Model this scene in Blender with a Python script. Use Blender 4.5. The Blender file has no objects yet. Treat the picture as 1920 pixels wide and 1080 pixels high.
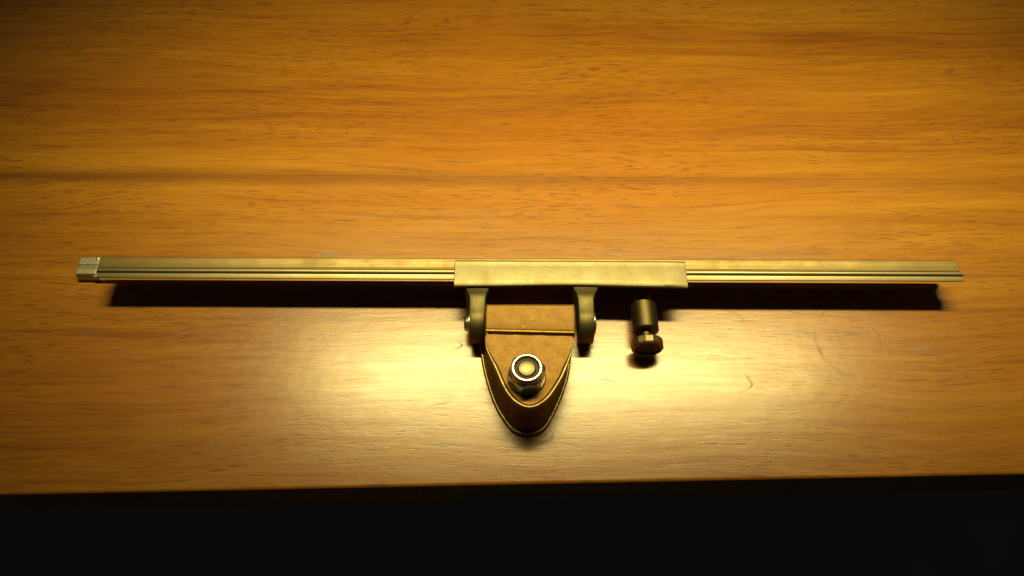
import bpy, bmesh, math, random
from mathutils import Vector, Matrix

random.seed(7)
MM = 0.001
scene = bpy.context.scene
col = scene.collection

# ------------------------------------------------------------------ camera
F_PX, TILT, DIST = 1507.0, math.radians(32.0), 262.0      # focal length in photo pixels, tilt from vertical, mm to table
CAM = Vector((0.0, -DIST * math.sin(TILT), DIST * math.cos(TILT)))
cd = bpy.data.cameras.new('camera')
cd.sensor_width = 36.0
cd.lens = 36.0 * F_PX / 1920.0
cd.clip_start = 0.01
cd.clip_end = 20.0
cam = bpy.data.objects.new('camera', cd)
col.objects.link(cam)
cam.location = CAM * MM
cam.rotation_euler = (TILT, 0, 0)
cd.dof.use_dof = True
cd.dof.focus_distance = 0.250
cd.dof.aperture_fstop = 20.0
scene.camera = cam

# ------------------------------------------------------------------ world, lamp, exposure
w = bpy.data.worlds.new('World')
scene.world = w
w.use_nodes = True
bg = w.node_tree.nodes['Background']
bg.inputs['Color'].default_value = (0.95, 0.95, 1.0, 1)
bg.inputs['Strength'].default_value = 0.015

ld = bpy.data.lights.new('tube_lamp', 'AREA')               # the lamp over the back of the table, a long warm tube
ld.shape = 'RECTANGLE'
ld.size = 0.34
ld.size_y = 0.022
ld.energy = 0.475
ld.spread = math.radians(58)
ld.color = (0.95, 0.79, 0.29)
lamp = bpy.data.objects.new('tube_lamp', ld)
col.objects.link(lamp)
LAMP = Vector((40.0, 85.0, 322.0))
lamp.location = LAMP * MM
lz = (LAMP - Vector((34, 44, 0))).normalized()              # tipped towards the table, the tube staying parallel to its edge
lx = (Vector((1, 0, 0)) - lz * lz.x).normalized()
lamp.rotation_euler = Matrix((lx, lz.cross(lx), lz)).transposed().to_euler()

vs = scene.view_settings
vs.view_transform = 'Standard'
vs.look = 'None'
vs.gamma = 1.0
vs.exposure = 0.0
vs.use_curve_mapping = False
scene.render.engine = 'CYCLES'
scene.render.resolution_x, scene.render.resolution_y = 1024, 576


def P(px, py, z):
    """photo pixel + height above the table (mm) -> point in mm"""
    fw = Vector((0, math.sin(TILT), -math.cos(TILT)))
    up = Vector((0, math.cos(TILT), math.sin(TILT)))
    d = fw + Vector((1, 0, 0)) * ((px - 960) / F_PX) + up * ((540 - py) / F_PX)
    return CAM + d * ((z - CAM.z) / d.z)


# ------------------------------------------------------------------ materials
class NT:
    def __init__(self, name):
        self.m = bpy.data.materials.new(name)
        self.m.use_nodes = True
        self.t = self.m.node_tree
        self.b = self.t.nodes['Principled BSDF']

    def n(self, kind, **kw):
        nd = self.t.nodes.new(kind)
        for k, v in kw.items():
            setattr(nd, k, v)
        return nd

    def l(self, a, b):
        self.t.links.new(a, b)

    def math(self, op, a, b=None, c=None, clamp=False):
        nd = self.n('ShaderNodeMath', operation=op, use_clamp=clamp)
        for i, v in enumerate((a, b, c)):
            if v is None:
                continue
            if isinstance(v, (int, float)):
                nd.inputs[i].default_value = v
            else:
                self.l(v, nd.inputs[i])
        return nd.outputs[0]

    def noise(self, vec, scale, detail=4.0, rough=0.55, dist=0.0):
        nd = self.n('ShaderNodeTexNoise')
        nd.inputs['Scale'].default_value = scale
        nd.inputs['Detail'].default_value = detail
        nd.inputs['Roughness'].default_value = rough
        nd.inputs['Distortion'].default_value = dist
        self.l(vec, nd.inputs['Vector'])
        return nd.outputs['Fac']

    def ramp(self, fac, stops):
        nd = self.n('ShaderNodeValToRGB')
        e = nd.color_ramp.elements
        while len(e) < len(stops):
            e.new(0.5)
        for el, (p, c) in zip(e, stops):
            el.position = p
            el.color = (c, c, c, 1) if isinstance(c, (int, float)) else (*c, 1)
        self.l(fac, nd.inputs['Fac'])
        return nd.outputs['Color']

    def mapping(self, vec, scale=(1, 1, 1), rot=(0, 0, 0), loc=(0, 0, 0)):
        nd = self.n('ShaderNodeMapping')
        nd.inputs['Scale'].default_value = scale
        nd.inputs['Rotation'].default_value = rot
        nd.inputs['Location'].default_value = loc
        self.l(vec, nd.inputs['Vector'])
        return nd.outputs['Vector']

    def mix(self, fac, a, b, blend='MIX'):
        nd = self.n('ShaderNodeMix', data_type='RGBA', blend_type=blend)
        if isinstance(fac, (int, float)):
            nd.inputs['Factor'].default_value = fac
        else:
            self.l(fac, nd.inputs['Factor'])
        for v, s in ((a, nd.inputs[6]), (b, nd.inputs[7])):
            if isinstance(v, tuple):
                s.default_value = (*v, 1)
            else:
                self.l(v, s)
        return nd.outputs[2]

    def bump(self, h, strength, dist, prev=None):
        nd = self.n('ShaderNodeBump')
        nd.inputs['Strength'].default_value = strength
        nd.inputs['Distance'].default_value = dist
        self.l(h, nd.inputs['Height'])
        if prev is not None:
            self.l(prev, nd.inputs['Normal'])
        return nd.outputs['Normal']

    def coords(self, per_object=True):
        tc = self.n('ShaderNodeTexCoord')
        if not per_object:
            return tc.outputs['Object']
        oi = self.n('ShaderNodeObjectInfo')
        v = self.n('ShaderNodeVectorMath', operation='MULTIPLY_ADD')
        cmb = self.n('ShaderNodeCombineXYZ')
        for i in range(3):
            self.l(oi.outputs['Random'], cmb.inputs[i])
        self.l(cmb.outputs[0], v.inputs[0])
        v.inputs[1].default_value = (0.9, 0.7, 0.3)
        self.l(tc.outputs['Object'], v.inputs[2])
        return v.outputs[0]


def wood_material():
    t = NT('lacquered_wood')
    pos = t.coords(False)
    # slow sideways wander of the grain
    wander = t.noise(t.mapping(pos, (7, 16, 1)), 1.0, 2.0)
    wv = t.n('ShaderNodeCombineXYZ')
    t.l(t.math('MULTIPLY', t.math('SUBTRACT', wander, 0.5), 0.016), wv.inputs[1])
    va = t.n('ShaderNodeVectorMath', operation='ADD')
    t.l(pos, va.inputs[0])
    t.l(wv.outputs[0], va.inputs[1])
    g = va.outputs[0]
    # broad bands, medium streaks, fine fibres, short dark pores
    bands = t.noise(t.mapping(g, (2.2, 34, 1)), 1.0, 3.0, 0.6)
    streak = t.noise(t.mapping(g, (20, 420, 1)), 1.0, 5.0, 0.65)
    fibre = t.noise(t.mapping(g, (60, 1500, 1)), 1.0, 3.0, 0.6)
    pores = t.ramp(t.noise(t.mapping(g, (170, 1900, 1), loc=(3, 1, 0)), 1.0, 2.0, 0.5), [(0.57, 0.0), (0.65, 1.0)])
    poremask = t.ramp(t.noise(t.mapping(g, (16, 40, 1), loc=(1, 7, 0)), 1.0, 2.0), [(0.36, 0.15), (0.62, 1.0)])
    flecks = t.ramp(t.noise(t.mapping(g, (62, 1000, 1), loc=(9, 2, 0)), 1.0, 2.0, 0.5), [(0.62, 0.0), (0.72, 1.0)])
    v = t.math('ADD', t.math('MULTIPLY', bands, 0.5), t.math('ADD', t.math('MULTIPLY', streak, 0.34), t.math('MULTIPLY', fibre, 0.16)))
    c = t.ramp(v, [(0.34, (0.155, 0.044, 0.003)), (0.46, (0.280, 0.106, 0.006)), (0.54, (0.330, 0.138, 0.008)), (0.67, (0.415, 0.190, 0.015))])
    # reddish heart patches that come and go
    red = t.ramp(t.noise(t.mapping(g, (5, 22, 1), loc=(4, 4, 0)), 1.0, 3.0), [(0.48, 0.0), (0.66, 0.6)])
    c = t.mix(red, c, (0.335, 0.115, 0.006))
    dark = t.math('MULTIPLY', pores, poremask)
    c = t.mix(t.math('MULTIPLY', dark, 0.72), c, (0.12, 0.042, 0.008))
    c = t.mix(t.math('MULTIPLY', flecks, 0.6), c, (0.15, 0.055, 0.010))
    thin = t.ramp(t.noise(t.mapping(g, (9, 430, 1), loc=(2, 12, 0)), 1.0, 3.0, 0.55), [(0.60, 0.0), (0.68, 1.0)])
    c = t.mix(t.math('MULTIPLY', thin, 0.42), c, (0.16, 0.052, 0.006))
    # the dark streak that runs beside the glue joint
    sx = t.n('ShaderNodeSeparateXYZ')
    t.l(pos, sx.inputs[0])
    sp = t.n('ShaderNodeSeparateXYZ')
    t.l(pos, sp.inputs[0])
    jy = t.math('SUBTRACT', t.math('ADD', sx.outputs[1], t.math('MULTIPLY', sx.outputs[0], 0.0088)), 0.0455)
    width = t.math('MULTIPLY_ADD', t.noise(t.mapping(pos, (9, 0, 0)), 1.0, 2.0), 0.0085, 0.0008)
    band = t.math('SUBTRACT', 1.0, t.math('DIVIDE', t.math('ABSOLUTE', jy), width), clamp=True)
    fade = t.math('MULTIPLY_ADD', sp.outputs[0], -1.6, 0.58, clamp=True)
    c = t.mix(t.math('MULTIPLY', band, fade), c, (0.13, 0.042, 0.008))
    # scratches and the ring mark left on the lacquer
    cn = t.noise(t.mapping(pos, (30, 75, 1), rot=(0, 0, 0.2), loc=(6, 3, 0)), 1.0, 1.5, 0.4)
    scr = t.math('SUBTRACT', 1.0, t.math('DIVIDE', t.math('ABSOLUTE', t.math('SUBTRACT', cn, 0.52)), 0.007), clamp=True)
    scrmask = t.ramp(t.noise(t.mapping(pos, (55, 90, 1), loc=(2, 5, 0)), 1.0, 2.0), [(0.56, 0.0), (0.66, 0.9)])
    scr = t.math('MULTIPLY', scr, scrmask)
    cpt = P(1592, 640, 0) * MM
    dv = t.n('ShaderNodeVectorMath', operation='DISTANCE')
    t.l(t.mapping(pos, (1.0, 0.8, 1)), dv.inputs[0])
    dv.inputs[1].default_value = (cpt.x, cpt.y * 0.8, 0.74)
    ring = t.math('SUBTRACT', 1.0, t.math('DIVIDE', t.math('ABSOLUTE', t.math('SUBTRACT', t.math('MULTIPLY_ADD', t.noise(pos, 160, 3.0), 0.0030, dv.outputs['Value']), 0.0114)), 0.0009), clamp=True)
    ringmask = t.ramp(t.noise(t.mapping(pos, (70, 70, 1), loc=(0.2, 3, 0)), 1.0, 2.0), [(0.43, 0.0), (0.60, 1.0)])
    ring = t.math('MULTIPLY', ring, ringmask)
    marks = t.math('MAXIMUM', scr, t.math('MULTIPLY', ring, 0.9))
    c = t.mix(t.math('MULTIPLY', marks, 0.7), c, (0.12, 0.045, 0.01))
    t.l(c, t.b.inputs['Base Color'])
    # lacquer: glossy, a little uneven, pores telegraph through
    rr = t.math('MULTIPLY_ADD', t.noise(t.mapping(g, (30, 420, 1), loc=(8, 8, 0)), 1.0, 3.0), 0.14, 0.225)
    rr = t.math('ADD', rr, t.math('MULTIPLY', marks, 0.25))
    t.l(rr, t.b.inputs['Roughness'])
    t.b.inputs['Specular IOR Level'].default_value = 0.80
    n1 = t.bump(t.math('SUBTRACT', t.math('MULTIPLY', streak, 0.35), t.math('ADD', t.math('MULTIPLY', dark, 0.6), t.math('MULTIPLY', marks, 0.3))), 0.10, 0.00012)
    n2 = t.bump(t.noise(t.mapping(g, (24, 340, 1), loc=(5, 1, 0)), 1.0, 3.0, 0.6), 0.30, 0.00010, n1)
    c2 = t.noise(t.mapping(pos, (26, 420, 1), rot=(0, 0, 0.03), loc=(1, 8, 0)), 1.0, 2.0, 0.5)
    l2 = t.math('SUBTRACT', 1.0, t.math('DIVIDE', t.math('ABSOLUTE', t.math('SUBTRACT', c2, 0.5)), 0.02), clamp=True)
    l2 = t.math('MULTIPLY', l2, t.ramp(t.noise(pos, 90, 2.0), [(0.45, 0.0), (0.58, 1.0)]))
    n2 = t.bump(t.math('SUBTRACT', 1.0, l2), 0.07, 0.0001, n2)
    n3 = t.bump(t.noise(pos, 130, 2.0), 0.25, 0.0002, n2)
    t.l(n3, t.b.inputs['Normal'])
    return t.m


def metal_material(name, base, dirt, rough=0.42, grain=(1, 1, 1), dirt_amt=0.6, bump=0.25, dirt_scale=170, metallic=1.0, rvar=0.05):
    t = NT(name)
    pos = t.coords()
    big = t.noise(pos, dirt_scale, 4.0, 0.6)
    fine = t.noise(t.mapping(pos, grain), 1700, 3.0, 0.6)
    f = t.ramp(t.math('ADD', t.math('MULTIPLY', big, 0.75), t.math('MULTIPLY', fine, 0.25)), [(0.40, 0.0), (0.66, 1.0)])
    c = t.mix(t.math('MULTIPLY', f, dirt_amt), base, dirt)
    t.l(c, t.b.inputs['Base Color'])
    t.b.inputs['Metallic'].default_value = metallic
    t.l(t.math('MULTIPLY_ADD', f, rvar, t.math('MULTIPLY_ADD', fine, 0.10, rough - 0.05)), t.b.inputs['Roughness'])
    n1 = t.bump(fine, bump, 0.00004)
    cn = t.noise(t.mapping(pos, (150, 420, 200), rot=(0, 0, 0.5)), 1.0, 1.5, 0.4)
    line = t.math('SUBTRACT', 1.0, t.math('DIVIDE', t.math('ABSOLUTE', t.math('SUBTRACT', cn, 0.5)), 0.010), clamp=True)
    line = t.math('MULTIPLY', line, t.ramp(t.noise(pos, 260, 2.0), [(0.52, 0.0), (0.62, 1.0)]))
    n2 = t.bump(t.math('SUBTRACT', big, t.math('MULTIPLY', line, 0.5)), bump * 0.8, 0.00012, n1)
    t.l(n2, t.b.inputs['Normal'])
    return t.m


def plain_material(name, base, rough, spec=0.4, noise_scale=300, amt=0.35):
    t = NT(name)
    pos = t.coords()
    n = t.noise(pos, noise_scale, 4.0)
    c = t.mix(t.math('MULTIPLY', n, amt), base, tuple(x * 0.45 for x in base))
    t.l(c, t.b.inputs['Base Color'])
    t.b.inputs['Roughness'].default_value = rough
    t.b.inputs['Specular IOR Level'].default_value = spec
    t.l(t.bump(n, 0.3, 0.0004), t.b.inputs['Normal'])
    return t.m


WOOD = wood_material()
CAST = metal_material('cast_alloy', (0.235, 0.210, 0.128), (0.235, 0.168, 0.082), 0.52, bump=0.2)
RAIL = metal_material('drawn_alloy', (0.27, 0.24, 0.145), (0.25, 0.175, 0.08), 0.42, grain=(0.03, 1, 1), dirt_scale=60)
LUGM = metal_material('shaded_alloy', (0.155, 0.132, 0.066), (0.11, 0.086, 0.04), 0.55, bump=0.3)  # darker copy of the casting metal, the lugs' shade put into its colour
STRIP = metal_material('tarnish_reflection_strip', (0.225, 0.170, 0.082), (0.175, 0.115, 0.045), 0.46, grain=(0.03, 1, 1), dirt_scale=90, rvar=0.12)  # tarnished alloy, reddened so the wood's reflection sits in its colour
STOP = metal_material('dull_alloy', (0.46, 0.44, 0.36), (0.30, 0.26, 0.18), 0.50)
BRONZE = metal_material('bronze', (0.20, 0.115, 0.040), (0.19, 0.104, 0.033), 0.55, bump=0.06, dirt_scale=240)
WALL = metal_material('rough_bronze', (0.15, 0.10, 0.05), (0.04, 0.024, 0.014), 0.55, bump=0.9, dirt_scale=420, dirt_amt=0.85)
STEEL = metal_material('zinc_steel', (0.56, 0.54, 0.50), (0.55, 0.48, 0.40), 0.30, bump=0.1)
BOLT = metal_material('bolt_steel', (0.24, 0.215, 0.12), (0.16, 0.12, 0.06), 0.42, bump=0.3)
DARKSTEEL = metal_material('dark_steel', (0.30, 0.26, 0.20), (0.13, 0.10, 0.07), 0.42)
EDGE = metal_material('highlight_edge', (0.34, 0.26, 0.11), (0.18, 0.12, 0.045), 0.42, bump=0.3, dirt_scale=500)  # paler metal: highlight line of rim and flange put into the colour
LAND = metal_material('glint_and_mark_bronze', (0.26, 0.145, 0.035), (0.17, 0.085, 0.018), 0.45, dirt_scale=500)  # lighter bronze for the stamped mark and the painted-in step highlight
KNOB = metal_material('rubbed_brass', (0.24, 0.19, 0.10), (0.14, 0.105, 0.05), 0.46)
BRASS = metal_material('tarnished_brass', (0.13, 0.10, 0.05), (0.065, 0.046, 0.02), 0.46)
KNOBSHADE = plain_material('knob_shade_black', (0.012, 0.011, 0.010), 0.6)  # near-black colour standing for shade on the knob's front
NYLON = plain_material('nylon', (0.10, 0.055, 0.05), 0.5)
CARPET = plain_material('dark_carpet', (0.34, 0.34, 0.345), 0.95, 0.1, 9, 1.0)
LEGWOOD = plain_material('dark_wood', (0.10, 0.05, 0.025), 0.5)


# ------------------------------------------------------------------ mesh helpers (all in mm)
def link(name, bm, mat, parent=None, origin=Vector((0, 0, 0)), bevel=0.0, seg=2, smooth=True, angle=35):
    for v in bm.verts:
        v.co = (v.co - origin) * MM
    bmesh.ops.remove_doubles(bm, verts=bm.verts, dist=1e-7)
    bmesh.ops.recalc_face_normals(bm, faces=bm.faces)
    me = bpy.data.meshes.new(name)
    bm.to_mesh(me)
    bm.free()
    me.materials.append(mat)
    if smooth:
        for p in me.polygons:
            p.use_smooth = True
        me.set_sharp_from_angle(angle=math.radians(angle))
    o = bpy.data.objects.new(name, me)
    col.objects.link(o)
    if parent is not None:
        o.parent = parent
    if bevel:
        b = o.modifiers.new('bevel', 'BEVEL')
        b.width = bevel * MM
        b.segments = seg
        b.limit_method = 'ANGLE'
        b.angle_limit = math.radians(35)
        b.harden_normals = True
    return o


def loft(bm, rings, cap=True):
    """closed rings of equal length -> skin"""
    vr = [[bm.verts.new(p) for p in r] for r in rings]
    n = len(vr[0])
    for a, b in zip(vr[:-1], vr[1:]):
        for i in range(n):
            bm.faces.new((a[i], a[(i + 1) % n], b[(i + 1) % n], b[i]))
    if cap:
        bm.faces.new(vr[0][::-1])
        bm.faces.new(vr[-1])
    return vr


def prism(bm, pts, z0, z1):
    loft(bm, [[Vector((p[0], p[1], z0)) for p in pts], [Vector((p[0], p[1], z1)) for p in pts]])


def along_x(bm, prof, x0, x1, steps=1, fn=None):
    """profile of (y, z) extruded along x; fn(x, y, z) may bend it"""
    rings = []
    for i in range(steps + 1):
        x = x0 + (x1 - x0) * i / steps
        rings.append([Vector(fn(x, y, z) if fn else (x, y, z)) for y, z in prof])
    loft(bm, rings)


def lathe(bm, prof, axis, origin, seg=40, ridges=None):
    """profile of (radius, distance along axis)"""
    axis = Vector(axis).normalized()
    q = Vector((0, 0, 1)).rotation_difference(axis)
    rings = []
    for k, (r, h) in enumerate(prof):
        ring = []
        for i in range(seg):
            a = 2 * math.pi * i / seg
            rr = r
            if ridges and k in ridges:
                rr = r * (1 - (0.025 if i % 2 else 0))
            ring.append(Vector(origin) + q @ Vector((rr * math.cos(a), rr * math.sin(a), h)))
        rings.append(ring)
    loft(bm, rings)


def smooth_open(pts, per=5):
    """Catmull-Rom through 2-D points"""
    out = []
    n = len(pts)
    for i in range(n - 1):
        p0, p1, p2, p3 = (pts[max(i - 1, 0)], pts[i], pts[i + 1], pts[min(i + 2, n - 1)])
        for s in range(per):
            u = s / per
            out.append(tuple(0.5 * (2 * p1[k] + (p2[k] - p0[k]) * u + (2 * p0[k] - 5 * p1[k] + 4 * p2[k] - p3[k]) * u * u
                                    + (3 * p1[k] - p0[k] - 3 * p2[k] + p3[k]) * u ** 3) for k in range(2)))
    out.append(tuple(pts[-1]))
    return out


def inset(pts, d):
    """shrink a closed loop inward by d"""
    n = len(pts)
    area = sum(pts[i][0] * pts[(i + 1) % n][1] - pts[(i + 1) % n][0] * pts[i][1] for i in range(n))
    s = 1 if area > 0 else -1
    out = []
    for i in range(n):
        a, b, c = Vector(pts[i - 1][:2]), Vector(pts[i][:2]), Vector(pts[(i + 1) % n][:2])
        n1 = Vector((-(b - a).y, (b - a).x)).normalized() * s
        n2 = Vector((-(c - b).y, (c - b).x)).normalized() * s
        m = (n1 + n2)
        m = m / max(m.length_squared, 0.6) * 2
        out.append((b.x + m.x * d * 1.0, b.y + m.y * d * 1.0))
    return out


# ------------------------------------------------------------------ the setting: floor, table
bm = bmesh.new()
prism(bm, [(-1600, -1600), (1600, -1600), (1600, 1600), (-1600, 1600)], -760, -740)
fl = link('floor', bm, CARPET, smooth=False)
fl['kind'] = 'structure'

table = bpy.data.objects.new('wooden_table', None)
col.objects.link(table)
table.location = (0, 0, -0.740)
table['label'] = 'wooden table top with worn lacquer and a straight front edge'
table['category'] = 'table'
TO = Vector((0, 0, -740))
eL, eR = P(0, 928, 0), P(1920, 889, 0)
jL, jR = P(0, 325, 0), P(1920, 338, 0)


def on(a, b, x):
    return a.y + (b.y - a.y) * (x - a.x) / (b.x - a.x)


X0, X1, YB = -560.0, 560.0, 420.0
TH = 15.0
gap = 0.04
bm = bmesh.new()
prism(bm, [(X0, on(eL, eR, X0)), (X1, on(eL, eR, X1)), (X1, on(jL, jR, X1) - gap), (X0, on(jL, jR, X0) - gap)], -TH, 0)
bm.edges.ensure_lookup_table()
fe = [e for e in bm.edges if all(abs(v.co.z) < 1e-6 and abs(v.co.y - on(eL, eR, v.co.x)) < 1e-3 for v in e.verts)]
bmesh.ops.bevel(bm, geom=fe, offset=1.0, segments=5, profile=0.5, affect='EDGES')
link('plank', bm, WOOD, table, TO)
bm = bmesh.new()
prism(bm, [(X0, on(jL, jR, X0) + gap), (X1, on(jL, jR, X1) + gap), (X1, YB), (X0, YB)], -TH, 0)
link('plank', bm, WOOD, table, TO)
for sx in (-480, 480):
    for y in (260, 390):
        bm = bmesh.new()
        loft(bm, [[Vector((sx + a * r, y + b * r, z)) for a, b in ((-1, -1), (1, -1), (1, 1), (-1, 1))] for r, z in ((18, -740), (26, -TH))])
        link('leg', bm, LEGWOOD, table, TO, 2.0)

# ------------------------------------------------------------------ the clamp on its rail
dev = bpy.data.objects.new('rail_clamp', None)
col.objects.link(dev)
BASE = Vector((4.0, -34.0, 0.0))
dev.location = BASE * MM
dev['label'] = 'alloy rail with a sliding hinged bronze clamp, nut and thumbscrew'
dev['category'] = 'clamp'

RZ = 12.9                                              # top of the rail
rl, rr_ = P(145, 480, RZ), P(1792, 487, RZ)
phi = math.atan2(rr_.y - rl.y, rr_.x - rl.x)           # the rail lies a hair askew
cphi, sphi = math.cos(phi), math.sin(phi)


def R(x, y, z):
    """rail frame (x along the rail, y across, origin at the rail's back edge) -> mm"""
    return Vector((x * cphi - y * sphi, rl.y + (x - rl.x) * math.tan(phi) * cphi + y * cphi, z))


def along_rail(bm, prof, x0, x1, steps=1, fn=None):
    rings = []
    for i in range(steps + 1):
        x = x0 + (x1 - x0) * i / steps
        rings.append([R(*(fn(x, y, z) if fn else (x, y, z))) for y, z in prof])
    loft(bm, rings)


xl, xe, xs = rl.x, P(1792, 487, RZ).x, P(191, 480, RZ).x
xlip = P(1806, 515, RZ).x
# back strip: flat with a shallow channel
bm = bmesh.new()
along_rail(bm, [(0, 2.2), (0, RZ - 0.35), (-0.35, RZ), (-3.0, RZ), (-3.3, RZ - 0.16), (-3.75, RZ - 0.16), (-4.0, RZ - 0.1), (-4.35, RZ - 0.1), (-4.35, 8.6), (-1.6, 8.3), (-1.4, 2.2)], xs, xe)
rail = link('rail_strip', bm, STRIP, dev, BASE, 0.12)
# front ridge with its lip, a little longer to the right
bm = bmesh.new()
along_rail(bm, [(-4.40, 8.2), (-4.40, RZ - 0.25), (-4.75, RZ + 0.22), (-5.25, RZ + 0.28), (-5.75, RZ + 0.05), (-6.1, RZ - 0.35), (-7.0, RZ - 0.5), (-7.6, RZ - 0.7), (-7.65, RZ - 1.0), (-7.0, RZ - 1.3), (-5.4, 9.0), (-5.2, 8.2)], P(185, 500, RZ).x, xlip)
link('rail_ridge', bm, RAIL, dev, BASE, 0.1)
# the stop at the left end, with a small pin
FZ = 3.6                                               # the end foot is low: it stands on the table
xsr = P(183, 500, FZ).x
xl = P(145, 500, FZ).x
fy = P(164, 480, FZ).y - rl.y
bm = bmesh.new()
along_rail(bm, [(0, 0.0), (0.0, FZ - 0.5), (-0.4, FZ), (-3.3, FZ + 0.05), (-3.7, FZ - 0.3), (-4.3, FZ - 0.25), (-5.2, FZ + 0.1), (-6.9, FZ - 0.3), (-7.4, FZ - 1.0), (-7.5, 0.0)], xl, xsr, 1, lambda x, y, z: (x, y + fy, z))
bm.verts.ensure_lookup_table()
along_rail(bm, [(0, 2.4), (0, 3.0), (-1.4, 3.0), (-1.4, 2.4)], xsr - 1.0, xs + 4.0)
stop = link('end_foot', bm, STOP, dev, BASE, 0.35, 3)
bm = bmesh.new()
lathe(bm, [(0.55, -1.0), (0.6, 0.0), (0.5, 0.25), (0.2, 0.4)], (0, 0, 1), R(xsr - 0.8, fy - 1.0, FZ - 0.05), 16)
link('pin', bm, STEEL, stop, BASE)

# ---- sliding sleeve: a channel hooked over the rail
ST = 14.5
x0, x1 = P(852, 510, ST).x, P(1288, 510, ST).x
yb = P(1070, 487.5, ST).y - on(rl, rr_, P(1070, 487.5, ST).x)
yf = P(1070, 537, ST).y - on(rl, rr_, P(1070, 537, ST).x)


def waist(x, y, z):
    if y < -6.5:
        u = (x - x0) / (x1 - x0)
        y += 0.55 * math.exp(-((u - 0.50) / 0.26) ** 2)
    if z > ST - 0.6:
        u = (x - x0) / (x1 - x0)
        z -= 0.35 * max(0.0, (u - 0.9) / 0.1) ** 2
    return x, y, z


prof = [(yb, RZ + 0.35), (yb, ST - 0.45), (yb - 0.22, ST - 0.1), (yb - 0.6, ST + 0.02), (yb - 1.0, ST + 0.02), (yb - 1.3, ST - 0.04), (yb - 2.6, ST + 0.03), (yf + 2.0, ST + 0.02), (yf + 0.9, ST - 0.06),
        (yf + 0.35, ST - 0.3), (yf + 0.05, ST - 0.7), (yf + 0.1, ST - 1.1), (yf + 0.6, ST - 1.3), (-8.4, ST - 1.45), (-7.95, 8.6), (-7.4, 7.2), (-4.4, 7.0), (-4.4, 7.8), (-7.0, 8.0), (-7.85, 9.4), (-7.85, RZ + 0.35)]
bm = bmesh.new()
along_rail(bm, prof, x0, x1, 36, waist)
sleeve = link('sleeve', bm, CAST, dev, BASE, 0.42, 3, angle=28)

# ---- two hinge lugs growing forward out of the sleeve
PZ, PR = 6.2, 6.1
pv = P(895, 640, PZ)
py = pv.y + PR                                          # pivot axis


def lug(xa, xb):
    yroot = on(rl, rr_, xa) + yf + 0.75
    pts = [(yroot, 13.5), (yroot - 1.0, 13.1), (yroot - 1.9, 12.5), (yroot - 3.2, 11.9)]
    for i in range(19):
        a = math.radians(78 + i * (180 - 6) / 18)
        pts.append((py + PR * math.cos(a), PZ + PR * math.sin(a)))
    pts += [(yroot - 2.5, 1.6), (yroot - 0.8, 3.6), (yroot, 6.6)]
    bm = bmesh.new()
    xm, hw = (xa + xb) / 2, (xb - xa) / 2
    rings = []
    for s in (-1, -0.82, 0.82, 1):
        r = []
        for y, z in pts:
            fl_ = 1.0 + 0.75 * max(0.0, 1 - (yroot - y) / 3.6) ** 2       # fillet at the root
            k = 1.0 if abs(s) < 0.9 else 0.965
            r.append(Vector((xm + s * hw * fl_, py + (y - py) * k if y < yroot - 0.1 else y, PZ + (z - PZ) * k)))
        rings.append(r)
    loft(bm, rings)
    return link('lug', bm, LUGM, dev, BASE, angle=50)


la, lb = P(881, 590, 10).x, P(909, 590, 10).x
ra, rb = P(1085, 590, 10).x, P(1113, 590, 10).x
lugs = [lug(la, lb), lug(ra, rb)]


def pivot(x, s, o):
    bm = bmesh.new()
    lathe(bm, [(3.4, -0.4), (3.4, 0.5), (3.1, 0.8), (2.5, 0.85), (2.4, 1.5), (2.1, 1.9), (0.8, 2.0), (0.75, 1.6), (0.2, 1.6)], (s, 0, 0), (x, py, PZ + 0.2), 28)
    return link('pivot_screw', bm, STEEL, dev, BASE)


pivot(la + 0.1, -1, 0)
bm = bmesh.new()
lathe(bm, [(3.6, -0.4), (3.6, 0.5), (3.2, 0.9), (2.2, 1.05), (2.1, 0.8), (0.3, 0.8)], (1, 0, 0), (rb - 0.1, py, PZ + 0.2), 28)
link('pivot_screw', bm, STEEL, dev, BASE)
# little pin head between the clamp and the right lug
bm = bmesh.new()
pp = P(1079, 603, 10.5)
lathe(bm, [(0.75, -3.0), (0.75, 0.2), (0.6, 0.5), (0.25, 0.65)], (1, 0, 0.25), (pp.x - 0.5, pp.y, 10.0), 16)
link('pin', bm, STEEL, dev, BASE)

# ---- hinged clamp body
PT = 15.5                                               # front of the top plate
STEPZ = 16.2                                            # raised back land
top_px = [(911, 572), (909.5, 590), (909.5, 612), (909.5, 632), (911, 651), (918, 671), (929, 695), (944, 729), (960, 751), (977, 762.5), (991, 766.5),
          (1008, 763), (1028, 749), (1043, 729), (1057, 705), (1068, 676), (1074, 653), (1078, 632), (1079, 612), (1079, 590), (1077, 572)]
base_px = [(900, 606), (899, 625), (899, 640), (900, 655), (902, 670), (905.5, 690), (912, 716), (922, 747), (933, 771), (948, 794), (962, 809), (980, 815.5),
           (1008, 813.5), (1024, 802), (1036, 783), (1047, 760), (1057, 736), (1065, 710), (1069, 687), (1071, 665), (1072, 640), (1072, 606)]


def outline(px, z):
    return [(p.x, p.y) for p in (P(x, y, z) for x, y in smooth_open(px, 4))]


top = outline(top_px, PT)
n_top = len(top)
base_full = outline(base_px, 1.0)


def resample(pts, n):
    d = [0.0]
    for a, b in zip(pts[:-1], pts[1:]):
        d.append(d[-1] + math.dist(a, b))
    out = []
    for i in range(n):
        t = d[-1] * i / (n - 1)
        k = max(j for j in range(len(d)) if d[j] <= t + 1e-9)
        k = min(k, len(pts) - 2)
        u = (t - d[k]) / (d[k + 1] - d[k])
        out.append((pts[k][0] + (pts[k + 1][0] - pts[k][0]) * u, pts[k][1] + (pts[k + 1][1] - pts[k][1]) * u))
    return out


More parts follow.
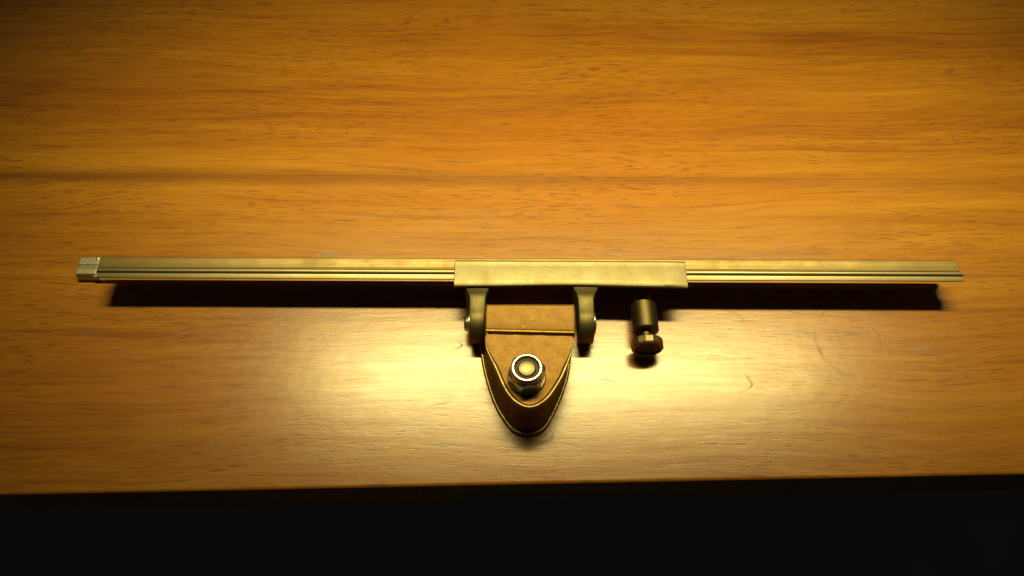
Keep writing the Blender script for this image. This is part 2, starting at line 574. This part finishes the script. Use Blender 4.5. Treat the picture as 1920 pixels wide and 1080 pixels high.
top = resample(top, 90)
base = resample(base_full, 90)
Z = lambda pts, z: [Vector((p[0], p[1], z)) for p in pts]
# side wall
bm = bmesh.new()
wt, wb = inset(top, 0.7), inset(base, 0.9)
mid = [((a[0] + b[0]) / 2, (a[1] + b[1]) / 2) for a, b in zip(wt, wb)]
rings = []
for u in (0.0, 0.25, 0.5, 0.75, 1.0):
    pts = [(a[0] * u + b[0] * (1 - u), a[1] * u + b[1] * (1 - u)) for a, b in zip(wt, wb)]
    rings.append(Z(inset(pts, 0.5 * math.sin(math.pi * u)), 1.2 + u * (PT - 1.6 - 1.2)))
loft(bm, rings)
body = link('clamp_body', bm, WALL, dev, BASE, angle=60)
# foot flange with a rounded rim
bm = bmesh.new()
loft(bm, [Z(inset(base, 0.35), 0.0), Z(base, 0.25), Z(inset(base, -0.05), 0.8), Z(inset(base, 0.12), 1.25), Z(inset(base, 0.5), 1.42), Z(inset(base, 0.85), 1.25), Z(inset(base, 1.1), 1.0)])
link('foot_flange', bm, EDGE, dev, BASE, angle=60)  # paler colour stands in for the highlight on this rim
# top plate: raised back land, step, front field with a raised rim
step_l, step_r = P(910, 624, PT + 0.3).y, P(1078, 628, PT + 0.3).y
yrim = min(step_l, step_r) + 1.0


def plate_z(pts, z, rim):
    """front field keeps z, behind the step the land is higher"""
    out = []
    xa, xb = P(910, 624, PT).x, P(1078, 628, PT).x
    for p in pts:
        ys = step_l + (step_r - step_l) * (p[0] - xa) / (xb - xa)
        k = min(1.0, max(0.0, (p[1] - ys) / 0.55 + 0.5))
        k = k * k * (3 - 2 * k)
        d = p[1] - ys
        lip = 0.40 * math.exp(-max(d - 0.3, 0.0) / 1.6)
        out.append(Vector((p[0], p[1], z * (1 - k) + (STEPZ + lip + (rim if rim < 0 else 0)) * k)))
    return out


# outer skin of the plate
bm = bmesh.new()
loft(bm, [Z(inset(top, 0.75), PT - 1.7), Z(inset(top, 0.15), PT - 1.6), Z(top, PT - 1.2),
          plate_z(top, PT - 0.05, -0.25), plate_z(inset(top, 0.20), PT, -0.04), plate_z(inset(top, 0.85), PT, 0)], cap=False)
# field: a grid laid inside the rim so that the step can be shaped
inner = inset(top, 0.85)
ys_lo, ys_hi = min(p[1] for p in inner), max(p[1] for p in inner)
half = len(inner) // 2
# pair the left and right flanks point by point and bridge them with rows
rows = []
for i in range(half):
    a, b = inner[i], inner[len(inner) - 1 - i]
    m = 16
    rows.append([(a[0] + (b[0] - a[0]) * k / m, a[1] + (b[1] - a[1]) * k / m) for k in range(m + 1)])
# densify rows between flanks so the step stays crisp
dense = []
for r0, r1 in zip(rows[:-1], rows[1:]):
    for s in range(4):
        u = s / 4
        dense.append([(p[0] * (1 - u) + q[0] * u, p[1] * (1 - u) + q[1] * u) for p, q in zip(r0, r1)])
dense.append(rows[-1])


def dish(r):
    zs = plate_z(r, PT, 0)
    return zs


vg = [[bm.verts.new(v) for v in dish(r)] for r in dense]
for a, b in zip(vg[:-1], vg[1:]):
    for k in range(len(a) - 1):
        bm.faces.new((a[k], b[k], b[k + 1], a[k + 1]))
# underside
bm.faces.new([bm.verts.new(v) for v in Z(inset(top, 0.75), PT - 1.7)])
plate = link('top_plate', bm, BRONZE, dev, BASE, angle=50)
# raised rim round the plate's nose, its highlight put into a paler colour
i0 = next(i for i, p in enumerate(top) if p[1] < step_l - 4.0)
i1 = max(i for i, p in enumerate(top) if p[1] < step_r - 4.0)
bm = bmesh.new()
o_, n_ = inset(top, -0.06), inset(top, 1.35)
prev = None
for i in range(i0, i1 + 1):
    k = min(1.0, (i - i0 + 0.15) / 8, (i1 - i + 0.15) / 8)
    ring = []
    for u, zz in ((0.0, -0.35), (0.0, 0.1), (0.12, 0.36), (0.3, 0.46), (0.5, 0.42), (0.75, 0.22), (1.0, -0.06), (1.0, -0.3)):
        u2 = u * (0.35 + 0.65 * k)
        ring.append(bm.verts.new((o_[i][0] * (1 - u2) + n_[i][0] * u2, o_[i][1] * (1 - u2) + n_[i][1] * u2, PT + zz * (0.3 + 0.7 * k))))
    if prev:
        for j in range(len(ring)):
            jj = (j + 1) % len(ring)
            bm.faces.new((prev[j], prev[jj], ring[jj], ring[j]))
    else:
        bm.faces.new(ring[::-1])
    prev = ring
bm.faces.new(prev)
link('rim', bm, EDGE, plate, BASE, angle=60)
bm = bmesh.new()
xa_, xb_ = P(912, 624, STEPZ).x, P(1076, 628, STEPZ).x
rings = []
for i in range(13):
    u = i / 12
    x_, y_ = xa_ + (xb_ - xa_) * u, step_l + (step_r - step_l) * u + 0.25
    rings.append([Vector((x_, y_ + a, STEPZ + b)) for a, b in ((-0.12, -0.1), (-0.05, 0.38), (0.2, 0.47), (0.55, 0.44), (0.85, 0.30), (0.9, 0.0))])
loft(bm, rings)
link('step_highlight', bm, LAND, plate, BASE, angle=60)  # added strip, its lighter bronze paints a highlight line along the step
# the small worn stamped mark on the land
mk = P(991, 600, STEPZ)
for dx, dy, lx, ly in ((-1.5, 0.9, 1.7, 0.28), (-1.2, 0.0, 0.3, 1.5), (-1.5, -0.9, 1.1, 0.28), (0.75, 0.35, 0.34, 1.6), (1.6, 0.8, 1.6, 0.34), (1.9, -0.1, 1.1, 0.3), (2.4, 0.4, 0.3, 0.9), (-1.5, -2.3, 0.7, 0.45)):
    bm = bmesh.new()
    prism(bm, [(mk.x + dx + sx * lx / 2, mk.y + dy + sy * ly / 2) for sx, sy in ((-1, -1), (1, -1), (1, 1), (-1, 1))], STEPZ - 0.1, STEPZ + 0.16)
    link('stamped_mark', bm, LAND, plate, BASE, 0.09)

# ---- washer, lock nut, bolt
nc = P(988, 688.5, 22.5)
nx, ny = nc.x, nc.y
bm = bmesh.new()
lathe(bm, [(5.3, PT - 0.05), (5.45, PT + 0.15), (5.45, PT + 0.7), (5.2, PT + 0.9), (3.0, PT + 0.9)], (0, 0, 1), (nx, ny, 0), 40)
link('washer', bm, DARKSTEEL, dev, BASE)
bm = bmesh.new()
hexp = [(nx + 5.5 * math.cos(math.radians(60 * i + 12)), ny + 5.5 * math.sin(math.radians(60 * i + 12))) for i in range(6)]
SEG = 48


def hexring(k, z, rmax):
    out = []
    for i in range(SEG):
        a = 2 * math.pi * i / SEG
        b = (a - math.radians(12)) % math.radians(60) - math.radians(30)
        r = min(4.8 / math.cos(b), rmax) * k
        out.append(Vector((nx + r * math.cos(a), ny + r * math.sin(a), z)))
    return out


def circ(r, z):
    return [Vector((nx + r * math.cos(2 * math.pi * i / SEG), ny + r * math.sin(2 * math.pi * i / SEG), z)) for i in range(SEG)]


loft(bm, [hexring(0.9, PT + 0.91, 9), hexring(1, PT + 1.3, 5.5), hexring(1, PT + 4.4, 9), hexring(1, PT + 4.9, 5.3), circ(4.75, PT + 5.15), circ(4.6, PT + 5.5), circ(4.5, PT + 6.4),
          circ(4.38, PT + 6.75), circ(4.15, PT + 6.97), circ(3.9, PT + 7.03), circ(3.68, PT + 7.0), circ(3.5, PT + 6.85), circ(3.4, PT + 6.5), circ(3.35, PT + 5.4), circ(2.0, PT + 5.4)])
nut = link('lock_nut', bm, STEEL, dev, BASE, angle=30)
bm = bmesh.new()
loft(bm, [circ(3.34, PT + 5.5), circ(3.34, PT + 5.95), circ(3.1, PT + 6.1), circ(2.55, PT + 5.95), circ(2.5, PT + 5.5)])
link('nylon_ring', bm, NYLON, nut, BASE)
bm = bmesh.new()
loft(bm, [circ(2.45, PT + 1), circ(2.45, PT + 6.1), circ(2.2, PT + 6.45), circ(1.5, PT + 6.6), circ(0.6, PT + 6.65)])
link('bolt', bm, BOLT, dev, BASE)

# ---- thumbscrew reaching forward under the sleeve
tz = 5.2
ax = P(1211, 590, 9).x
ya = on(rl, rr_, ax) + yf + 1.2
yc0, yc1 = P(1211, 559, 10.1).y, P(1211, 611, 10.1).y
yk0, yk1 = P(1211, 623, 10.9).y, P(1211, 642, 10.9).y
screw = None
bm = bmesh.new()
tz0 = 7.8
h = ya - yc0
prof = [(2.6, 0.0)]
for i in range(1, 9):
    prof.append((2.7 if i % 2 else 2.3, h * i / 9))
prof += [(2.0, h), (3.5, h + 0.05), (4.0, h + 0.5), (4.05, ya - yc1 - 0.5), (3.6, ya - yc1), (1.7, ya - yc1 + 0.05), (1.7, ya - yk0 + 0.3)]
lathe(bm, prof, (0, -1, 0), (ax, ya, tz0 - 1.7 + 0.0), 40)
screw = link('thumbscrew', bm, BRASS, dev, BASE, angle=40)
bm = bmesh.new()
kl = yk0 - yk1
lathe(bm, [(1.2, -0.1), (3.9, 0.0), (4.75, 0.45), (4.95, 0.9), (4.95, kl - 0.7), (4.7, kl - 0.25), (4.2, kl), (3.9, kl - 0.1), (3.7, kl - 0.9), (1.2, kl - 0.9)], (0, -1, 0), (ax, yk0, 6.0), 14)
knob = link('faceted_knob', bm, KNOB, screw, BASE, angle=20)
bm = bmesh.new()
lathe(bm, [(3.72, 0.0), (3.72, 0.35), (3.3, 0.5), (0.3, 0.5)], (0, -1, 0), (ax, yk0 - kl + 0.9, 6.0), 36)
link('knob_shade_disc', bm, KNOBSHADE, screw, BASE, angle=40)  # added black disc, paints the shaded front face of the knob
